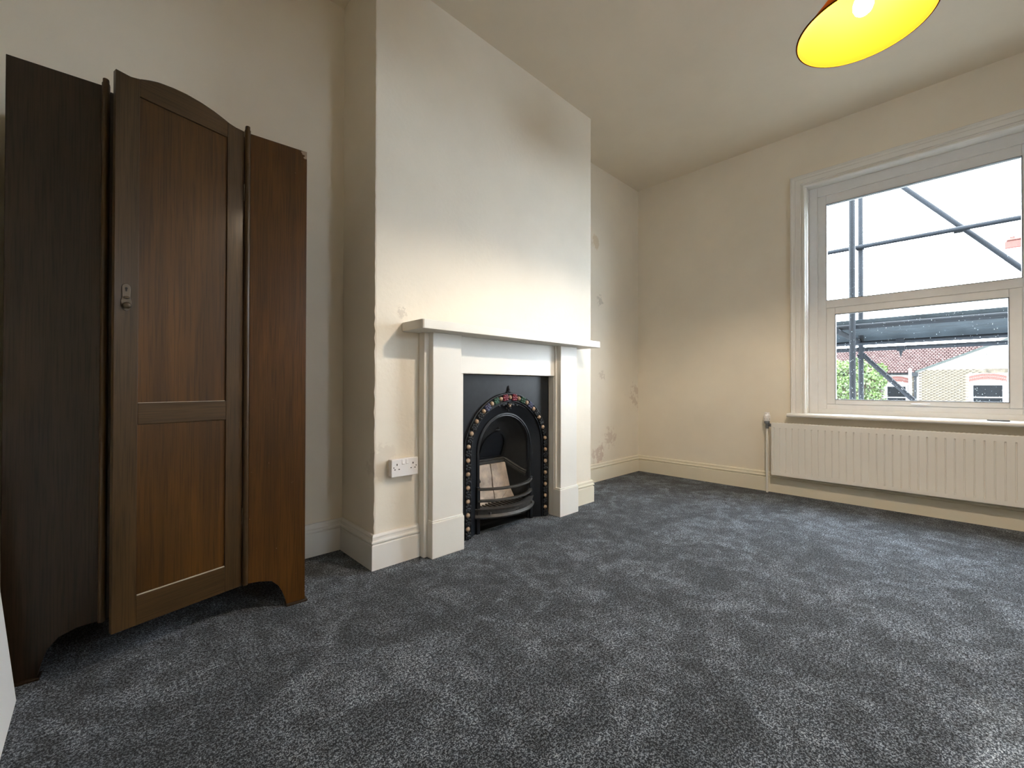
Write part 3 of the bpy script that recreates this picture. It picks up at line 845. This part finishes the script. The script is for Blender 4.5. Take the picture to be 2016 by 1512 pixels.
# glides under the front feet
MB().box(WX0 - 0.004, 0.048, -0.012, 0.03, 0.0, 0.008).build('foot_glide', M['wood_side'], wd, bevel=0.002)
MB().box(0.700, WX1 + 0.008, -0.012, 0.03, 0.0, 0.008).build('foot_glide', M['wood_side'], wd, bevel=0.002)
# inner edges of arch on the right bracket foot are lighter: thin lining
# half-round beads beside the door
for x, z0 in ((0.1775, 0.122), (0.5625, 0.124)):
    b_ = MB(); pr = [(0.0095 * math.cos(PI * q / 10), -0.012 * math.sin(PI * q / 10)) for q in range(11)]
    poly = [(x + a, b) for a, b in pr] + [(x - 0.0095, 0.012), (x + 0.0095, 0.012)]
    b_.prism(poly, 'z', z0, 1.815)
    pr2 = [(x + a * 0.8, b * 0.8) for a, b in pr] + [(x - 0.0076, 0.010), (x + 0.0076, 0.010)]
    b_.prism(pr2, 'z', 1.815, 1.829)
    smooth_by_angle(b_.build('bead_moulding', M['wood_stile'], wd), 35)
MB().box(0.190, 0.218, 0.012, 0.030, 1.215, 1.246).build('lock_catch', M['grey_metal'], wd, bevel=0.002)
MB().box(0.187, 0.200, 0.004, 0.020, 0.126, 1.796).build('door_stop', M['wood_in'], wd)
MB().box(0.187, 0.5525, 0.012, 0.030, 1.770, 1.7955).build('head_rail', M['wood_in'], wd)
# door, hinged at the right bead
DA = math.radians(180 + 19.5)
door = MB().box(0.010, 0.355, -0.0170, -0.0085, 0.135, 1.785).build('door', OK_, wd)
door.location = (0.5515, 0.0, 0); door.rotation_euler = (0, 0, DA)
DW = 0.3645
P_up = (0.057, 0.3065, 0.807, 1.7585); P_lo = (0.056, 0.3065, 0.2125, 0.7405)
TH = (-0.020, 0.0)
def arch_top(x):
    K = [(0.0, 1.8085), (0.03, 1.8085), (0.050, 1.812), (0.075, 1.8205), (0.10, 1.828), (0.14, 1.836), (0.183, 1.8395), (0.22, 1.838), (0.26, 1.832), (0.285, 1.8235), (0.31, 1.812), (0.330, 1.8065), (DW, 1.8085)]
    for (a, za), (b, zb) in zip(K, K[1:]):
        if a <= x <= b:
            t = (x - a) / (b - a); return za + (zb - za) * t
    return 1.8085
def topline(xa, xb, n=28): return [(xa + (xb - xa) * k / n, arch_top(xa + (xb - xa) * k / n)) for k in range(n + 1)]
for xa, xb in ((0.0, 0.0565), (0.3070, DW)):
    tl = topline(xa, xb, 8)
    MB().prism([(xa, 0.1225)] + [(xb, 0.1225)] + tl[::-1], 'y', *TH).build('stile', M['wood_stile'], door, bevel=0.0012)
tl = topline(0.0566, 0.3069)
MB().prism([(0.0566, 1.7585), (0.3069, 1.7585)] + tl[::-1], 'y', *TH).build('top_rail', M['wood_rail'], door, bevel=0.0012)
MB().prism([(0.0566, 0.7405), (0.3069, 0.7405), (0.3069, 0.807), (0.0566, 0.807)], 'y', *TH).build('middle_rail', M['wood_rail'], door, bevel=0.0012)
MB().prism([(0.0566, 0.1225), (0.3069, 0.1225), (0.3069, 0.2125), (0.0566, 0.2125)], 'y', *TH).build('bottom_rail', M['wood_rail'], door, bevel=0.0012)
for (xa, xb, za, zb) in (P_up, P_lo):
    MB().box(xa + 0.0005, xb - 0.0002, -0.0085, -0.0055, za + 0.0005, zb - 0.0005).build('panel', OK_, door)
MB().box(P_lo[0] + 0.002, P_lo[1] - 0.002, -0.0055, -0.0012, P_lo[2] + 0.0004, P_lo[2] + 0.0030).build('panel_highlight', M['pale_edge'], door)  # thin pale strips paint the highlight line along the panels' worn lower edges
MB().box(P_up[0] + 0.002, P_up[1] - 0.002, -0.0055, -0.0030, P_up[2] + 0.0004, P_up[2] + 0.0016).build('panel_highlight', M['pale_edge'], door)
# lock plate with keyhole and the stump of a drop handle
lk = [(0.337 + 0.0105 * math.cos(a), 1.158 + 0.012 * math.sin(a)) for a in [PI * q / 10 for q in range(11)]]
lk += [(0.3275, 1.128), (0.324, 1.118), (0.325, 1.100), (0.331, 1.090), (0.337, 1.087), (0.343, 1.090), (0.349, 1.100), (0.350, 1.118), (0.3465, 1.128)]
MB().prism(lk, 'y', 0.0, 0.003).build('lock_plate', M['bronze'], door, bevel=0.001)
kh = MB(); kh.lathe([(0.0001, 0.0036), (0.0034, 0.0036), (0.0034, 0.003)], (0.337, 0, 1.156), 12, 'y'); kh.box(0.3354, 0.3386, 0.003, 0.0036, 1.147, 1.156)
kh.build('keyhole', M['black'], door)
kn = MB(); kn.ball((0.337, 0.010, 1.104), 0.010, 12, 7, (1.1, 0.9, 1.0)); kn.tube((0.337, 0.003, 1.104), (0.337, 0.010, 1.104), 0.005)
kn.ball((0.337, 0.006, 1.128), 0.006, 10, 6, (1.3, 0.8, 0.7))
smooth_by_angle(kn.build('handle_stump', M['bronze'], door), 60)
for z in (0.35, 1.55):
    MB().tube((-0.001, 0.001, z), (-0.001, 0.001, z + 0.06), 0.0035).build('hinge', M['bronze'], door)

# ------------------------------------------------------------------ white panel leaning at the left
pb = MB()
x0, zt = -0.163, 1.00
lean = (-0.035 / 0.358)
pb.add([(x0, 1.778, 0), (x0 - 0.018, 1.778, 0.001), (x0 - 0.018 + lean * 0.75, 1.778, 0.75), (x0 + lean * 0.75, 1.778, 0.751),
        (x0 + 0.0, 0.95, 0), (x0 - 0.018, 0.95, 0.001), (x0 - 0.018 + lean * 0.75, 0.95, 0.75), (x0 + lean * 0.75, 0.95, 0.751)],
       [(0, 1, 2, 3), (7, 6, 5, 4), (0, 3, 7, 4), (1, 5, 6, 2), (3, 2, 6, 7), (0, 4, 5, 1)])
tag(pb.build('white_panel', M['board_white'], bevel=0.002), 'plain white painted panel leaning on the wall in front of the wardrobe foot', 'panel')

# ------------------------------------------------------------------ pendant lamp
LX, LY, LZ = 1.95, 0.219, 2.151
lamp = thing('pendant_lamp', 'lit pendant lamp with an amber cone shade hanging from the ceiling', 'lamp', (LX, LY, ZC))
LO = Vector((LX, LY, ZC))
def lb(name, mb, mat, bevel=0, sm=35):
    o = rel(mb, LO).build(name, mat, lamp); return smooth_by_angle(o, sm)
RS = 0.1996
prof = [(RS, LZ), (RS - 0.003, LZ + 0.004), (RS - 0.060, LZ + 0.075), (RS - 0.110, LZ + 0.140), (0.042, LZ + 0.205)]
lb('shade', MB().lathe(prof + [(r_ - 0.002, z_ - 0.001) for r_, z_ in prof[::-1]] + [prof[0]], (LX, LY, 0), 64), M['shade'])
lb('shade_rim', MB().lathe([(RS + 0.0012, LZ), (RS + 0.0012, LZ + 0.003), (RS - 0.0035, LZ + 0.003), (RS - 0.0035, LZ - 0.0008), (RS + 0.0012, LZ)], (LX, LY, 0), 64), M['shade'])
lb('bulb', MB().lathe([(0.0005, 2.192), (0.014, 2.195), (0.024, 2.204), (0.0295, 2.218), (0.030, 2.230), (0.026, 2.246), (0.018, 2.262), (0.013, 2.275), (0.0125, 2.288), (0.0005, 2.289)], (LX, LY, 0), 24), M['bulb'], sm=60)
fl_d = bpy.data.lights.new('filament', 'POINT'); fl_d.energy = FILAMENT; fl_d.color = (1.0, 0.85, 0.65); fl_d.shadow_soft_size = 0.029
fl_o = bpy.data.objects.new('filament', fl_d); COL.objects.link(fl_o); fl_o.parent = lamp; fl_o.location = (0, 0, 2.229 - ZC)
lb('lamp_holder', MB().lathe([(0.0005, 2.288), (0.018, 2.289), (0.019, 2.345), (0.041, 2.350), (0.041, 2.354), (0.017, 2.358), (0.014, 2.385), (0.005, 2.395), (0.0005, 2.396)], (LX, LY, 0), 20), M['plastic'])
lb('cord', MB().tube((LX, LY, 2.394), (LX, LY, ZC - 0.03), 0.0032, None, 8), M['plastic'])
lb('ceiling_rose', MB().lathe([(0.0005, ZC - 0.034), (0.010, ZC - 0.034), (0.030, ZC - 0.026), (0.042, ZC - 0.010), (0.043, ZC - 0.0005), (0.0005, ZC - 0.0005)], (LX, LY, 0), 28), M['plastic'])

# ------------------------------------------------------------------ outside: scaffold
sc = thing('scaffold', 'grey tube scaffold with a plank deck just outside the window', 'scaffold', (5.7, 0.7, -3.2))
CO = Vector((5.7, 0.7, -3.2))
TR = 0.0242
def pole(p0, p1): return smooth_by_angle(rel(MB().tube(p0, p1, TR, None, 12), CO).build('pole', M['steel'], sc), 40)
def clamp(p):
    m = MB(); x, y, z = p
    m.box(x - 0.034, x + 0.034, y - 0.034, y + 0.034, z - 0.026, z + 0.026)
    m.tube((x - 0.05, y + 0.03, z), (x + 0.05, y + 0.03, z), 0.008, None, 6); m.tube((x, y - 0.045, z + 0.012), (x, y + 0.045, z + 0.012), 0.008, None, 6)
    return rel(m, CO).build('coupler', M['steel'], sc, bevel=0.008)
IX, OX = 5.05, 6.30
for y in (0.655, -1.55, 2.86):
    pole((IX, y, -3.2), (IX, y, 4.2)); pole((OX, y + 0.085, -3.2), (OX, y + 0.085, 4.2))
pole((OX - 0.05, -2.4, 2.472), (OX - 0.05, 3.4, 2.472))            # guard rail
pole((OX + 0.05, -2.4, 1.302), (OX + 0.05, 3.4, 1.302))            # outer ledger
pole((OX - 0.05, -2.4, 1.366), (OX - 0.05, 3.4, 1.366))            # second ledger under the boards
pole((IX + 0.05, -2.4, 1.432), (IX + 0.05, 3.4, 1.432))            # inner ledger
pole((OX + 0.10, 0.42, 3.14), (OX + 0.10, -0.85, 1.52))            # upper brace
pole((OX + 0.02, 0.735, 1.25), (OX + 0.02, -1.20, -1.10))          # lower brace
for y in (0.66, -1.50): pole((IX - 0.1, y + 0.1, 1.39), (OX + 0.2, y + 0.1, 1.39))
for p in ((OX - 0.02, 0.74, 2.472), (OX + 0.02, 0.74, 1.30), (OX + 0.02, 0.735, 1.225), (OX + 0.02, -0.04, 2.48), (OX, 0.40, 1.29), (OX - 0.05, 0.40, 1.37)):
    clamp(p)
rel(MB().tube((OX, 0.40, 1.27), (OX, 0.40, 1.20), 0.018, 0.004, 8), CO).build('bolt', M['steel'], sc)
for k in range(5):
    x = 5.13 + 0.232 * k
    y0 = -2.4 + random.uniform(-0.05, 0.05)
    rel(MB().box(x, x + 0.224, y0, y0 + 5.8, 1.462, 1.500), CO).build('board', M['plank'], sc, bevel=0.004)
rel(MB().box(6.33, 6.368, -2.4, 3.4, 1.395, 1.60), CO).build('toe_board', M['plank'], sc, bevel=0.004)

# ------------------------------------------------------------------ outside: house opposite
G = -3.4
o = MB().box(4.6, 60, -30, 34, G - 0.2, G).build('ground', M['ground']); struct(o, 'grey paved yard between the houses', 'ground')
hs = thing('house', 'yellow brick house with red tiled roof seen through the lower window pane', 'house', (33, 0, G))
HO = Vector((33, 0, G))
def hb(name, mb, mat, parent=None, bevel=0, kind=None):
    o = rel(mb, HO).build(name, mat, parent or hs, bevel=bevel)
    if kind: o['kind'] = kind
    return o
# wing gable wall (right), facing the window; top edge rises to the right
HX = 33.0
def vz(y): return 1.75 + (1.45 - y) * 0.47
wing = hb('wing_wall', MB().prism([(1.45, G), (-7.0, G), (-7.0, vz(-7.0)), (1.45, 1.75)], 'x', HX, HX + 0.3), M['mortar'])
main = hb('main_wall', MB().box(HX + 0.9, HX + 1.2, 1.45, 12.0, G, 1.72), M['mortar'])
# windows: (y0,y1,z0,z1,x)
W2 = (-1.817, -0.627, -0.35, 1.085); W1 = (1.86, 2.84, -0.45, 1.014)
def house_win(y0, y1, z0, z1, x):
    m = MB(); ring(m, x - 0.03, x + 0.05, y1, y0, z0, z1, 0.09, 0.09, 0.10, 0.09)
    m.box(x - 0.02, x + 0.05, y0 + 0.09, y1 - 0.09, (z0 + z1) / 2 - 0.03, (z0 + z1) / 2 + 0.03)
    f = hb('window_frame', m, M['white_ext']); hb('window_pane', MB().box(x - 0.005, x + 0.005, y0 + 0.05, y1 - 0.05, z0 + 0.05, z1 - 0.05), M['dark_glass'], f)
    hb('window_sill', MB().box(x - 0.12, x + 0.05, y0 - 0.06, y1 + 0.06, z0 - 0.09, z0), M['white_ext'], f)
house_win(*W2, HX); house_win(*W1, HX + 0.9)
# white lintel strips and red brick arches
for (y0, y1, z0, z1), x in ((W2, HX), (W1, HX + 0.9)):
    hb('lintel_strip', MB().box(x - 0.04, x, y0 - 0.02, y1 + 0.02, z1, z1 + 0.13), M['white_ext'])
    nb = 17; yc_ = (y0 + y1) / 2; hw = (y1 - y0) / 2 + 0.06
    for rrow in range(2):
        for k in range(nb):
            t = -1 + 2 * (k + 0.5) / nb
            zz = z1 + 0.16 + 0.16 * rrow + 0.13 * (1 - t * t); a = -t * 0.22
            m = MB().box(-0.02, 0.012, -hw / nb * 0.86, hw / nb * 0.86, -0.07, 0.07)
            o = m.build('arch_brick', M['red_brick'], hs); o.location = (x - HO.x, yc_ + t * hw, zz - G); o.rotation_euler = (-a, 0, 0)
# bricks of the two walls: those in view near the window are parts, the rest one mesh
bl, bh = 0.215, 0.065
bme = MB().box(-0.012, 0.01, -bl / 2, bl / 2, -bh / 2, bh / 2).mesh('brick', M['brick'])
def inwin(y, z, Wd, mz): return Wd[0] - 0.10 < y < Wd[1] + 0.10 and Wd[2] - 0.1 < z < Wd[3] + mz
cand = []
for r_i in range(0, 70):
    z = G + 0.04 + 0.075 * r_i + 0.0
    off = 0.1125 if r_i % 2 else 0
    for c_i in range(-34, 8):
        y = c_i * 0.225 + off
        if y + bl / 2 > 1.44 or z + bh > vz(y + bl / 2) - 0.02 or inwin(y, z, W2, 0.52): continue
        cand.append((HX, y, z))
    for c_i in range(7, 50):
        y = c_i * 0.225 + off
        if y - bl / 2 < 1.46 or z + bh > 1.62 or inwin(y, z, W1, 0.52): continue
        cand.append((HX + 0.9, y, z))
cand.sort(key=lambda q: abs(q[1] - 0.2) + abs(q[2] - 1.0) * 0.8)
for (x, y, z) in cand[:290]:
    wl_ = wing if x == HX else main
    o = bpy.data.objects.new('brick', bme); COL.objects.link(o); o.parent = wl_
    o.location = (x - HO.x + random.uniform(-0.004, 0.002), y, z - G); o.rotation_euler = (random.uniform(-0.01, 0.01), 0, 0)
rest = MB()
for (x, y, z) in cand[290:]:
    rest.box(x - 0.012, x + 0.01, y - bl / 2, y + bl / 2, z - bh / 2, z + bh / 2)
hb('brickwork', rest, M['brick'], None, 0, 'stuff')
# verge board, gutter, downpipe
vb = MB(); vb.prism([(1.50, 1.70), (1.50, 1.80), (-7.1, vz(-7.1) + 0.08), (-7.1, vz(-7.1) - 0.02)], 'x', HX - 0.08, HX + 0.02)
hb('verge_board', vb, M['verge'])
gt = MB(); gt.tube((HX + 0.80, 1.40, 1.70), (HX + 0.80, 12.0, 1.70), 0.065, None, 10); hb('gutter', gt, M['grey_ext'])
dp = MB(); dp.tube((HX - 0.05, 1.50, G), (HX - 0.05, 1.50, 1.50), 0.06, None, 10); dp.box(HX - 0.16, HX + 0.06, 1.38, 1.62, 1.50, 1.72)
hb('downpipe', dp, M['grey_ext'])
hb('corner_post', MB().box(HX - 0.03, HX + 0.10, 1.64, 1.78, G, 1.95), M['white_ext'])
# main roof: slope away from the window, courses of clay tiles
sl_ = math.radians(38)
RY_0, RY_1, NR = -4.0, 12.0, 15
gauge = 0.17
def rp(y, d, lift=0.0):
    return (HX + 0.72 + d * math.cos(sl_) - lift * math.sin(sl_), y, 1.74 + d * math.sin(sl_) + lift * math.cos(sl_))
LEN = gauge * NR
m = MB(); m.add([rp(RY_0, 0), rp(RY_1, 0), rp(RY_1, LEN), rp(RY_0, LEN), rp(RY_0, 0, -0.1), rp(RY_1, 0, -0.1), rp(RY_1, LEN, -0.1), rp(RY_0, LEN, -0.1)],
                [(0, 1, 2, 3), (4, 7, 6, 5), (0, 4, 5, 1), (2, 6, 7, 3), (1, 5, 6, 2), (0, 3, 7, 4)])
roof = hb('roof', m, M['roof_under'])
tl_ = MB(); tw = 0.15
for r_i in range(NR):
    off = (tw / 2 if r_i % 2 else 0)
    y = RY_0 + off
    while y < RY_1 - tw:
        lf = 0.012 + random.uniform(0, 0.006)
        d0, d1 = r_i * gauge - 0.02, r_i * gauge + gauge * 1.02
        a, b = y + 0.016, y + tw - 0.016
        tl_.add([rp(a, d0, lf + 0.045), rp(b, d0, lf + 0.045), rp(b, d1, lf), rp(a, d1, lf), rp(a, d0, 0.004), rp(b, d0, 0.004)],
                [(0, 1, 2, 3), (4, 5, 1, 0)])
        y += tw
hb('roof_tiles', tl_, M['tile'], roof, 0, 'stuff')
m = MB()
m.tube(rp(RY_0, LEN + 0.02, 0.0), rp(RY_1, LEN + 0.02, 0.0), 0.11, None, 10); hb('ridge', m, M['tile'], roof)
# red brick chimney stack far behind, showing in the upper pane at the right
st = thing('chimney_stack', 'red brick chimney stack standing far off beyond the scaffold rail', 'chimney', (46, -2.75, G))
STO = Vector((46, -2.75, G))
rel(MB().box(45.4, 46.6, -4.2, -2.55, G, 10.55), STO).build('stack', M['stack_white'], st)
rel(MB().box(45.36, 46.64, -4.24, -2.51, 10.55, 11.1), STO).build('brick_top', M['red_brick'], st, bevel=0.08)
rel(MB().box(45.3, 46.7, -4.28, -2.60, 11.1, 11.2), STO).build('cap', M['red_brick'], st, bevel=0.03)
for y in (-2.9, -3.4, -3.9):
    rel(MB().lathe([(0.15, 11.2), (0.13, 11.42), (0.16, 11.46), (0.11, 11.46), (0.10, 11.2)], (46, y, 0), 14), STO).build('chimney_pot', M['red_brick'], st)

# ivy climbing the left of the house wall
iv = thing('ivy', 'bright green climbing ivy covering the left of the brick house wall', 'ivy', (33.6, 4.0, G))
VO = Vector((33.6, 4.0, G))
lv = MB()
for i in range(3800):
    y = random.uniform(2.75, 6.2); t = random.random()
    top = 2.7 - 0.25 * abs(y - 4.6) - 0.45 * max(0, 3.3 - y) + 0.18 * math.sin(y * 5)
    z = G + (top - G) * (t ** 0.55)
    if y < 3.05 and z < 1.0 and random.random() < 0.7: continue
    x = HX + 0.72 - 0.25 * random.random() - 0.12 * math.sin(y * 3 + z * 2.2)
    s = random.uniform(0.05, 0.095)
    a = Vector((random.uniform(-.5, .5), random.uniform(-1, 1), random.uniform(-1, 1))).normalized()
    b = a.cross(Vector((1, random.uniform(-.6, .6), random.uniform(-.3, .9)))).normalized()
    c = Vector((x, y, z))
    lv.add([c - a * s, c + b * s * 0.7, c + a * s * 1.1, c - b * s * 0.7], [(0, 1, 2, 3)])
o = rel(lv, VO).build('leaves', M['ivy_leaf'], iv); o['kind'] = 'stuff'
sm = MB()
for i in range(9):
    y = 3.0 + i * 0.36; p = Vector((HX + 0.86, y, G))
    for k in range(6):
        q = p + Vector((-0.02, random.uniform(-0.2, 0.2), 0.8)); sm.tube(p, q, 0.03 - 0.004 * k, 0.026 - 0.004 * k, 6); p = q
rel(sm, VO).build('stems', M['ivy_stem'], iv)
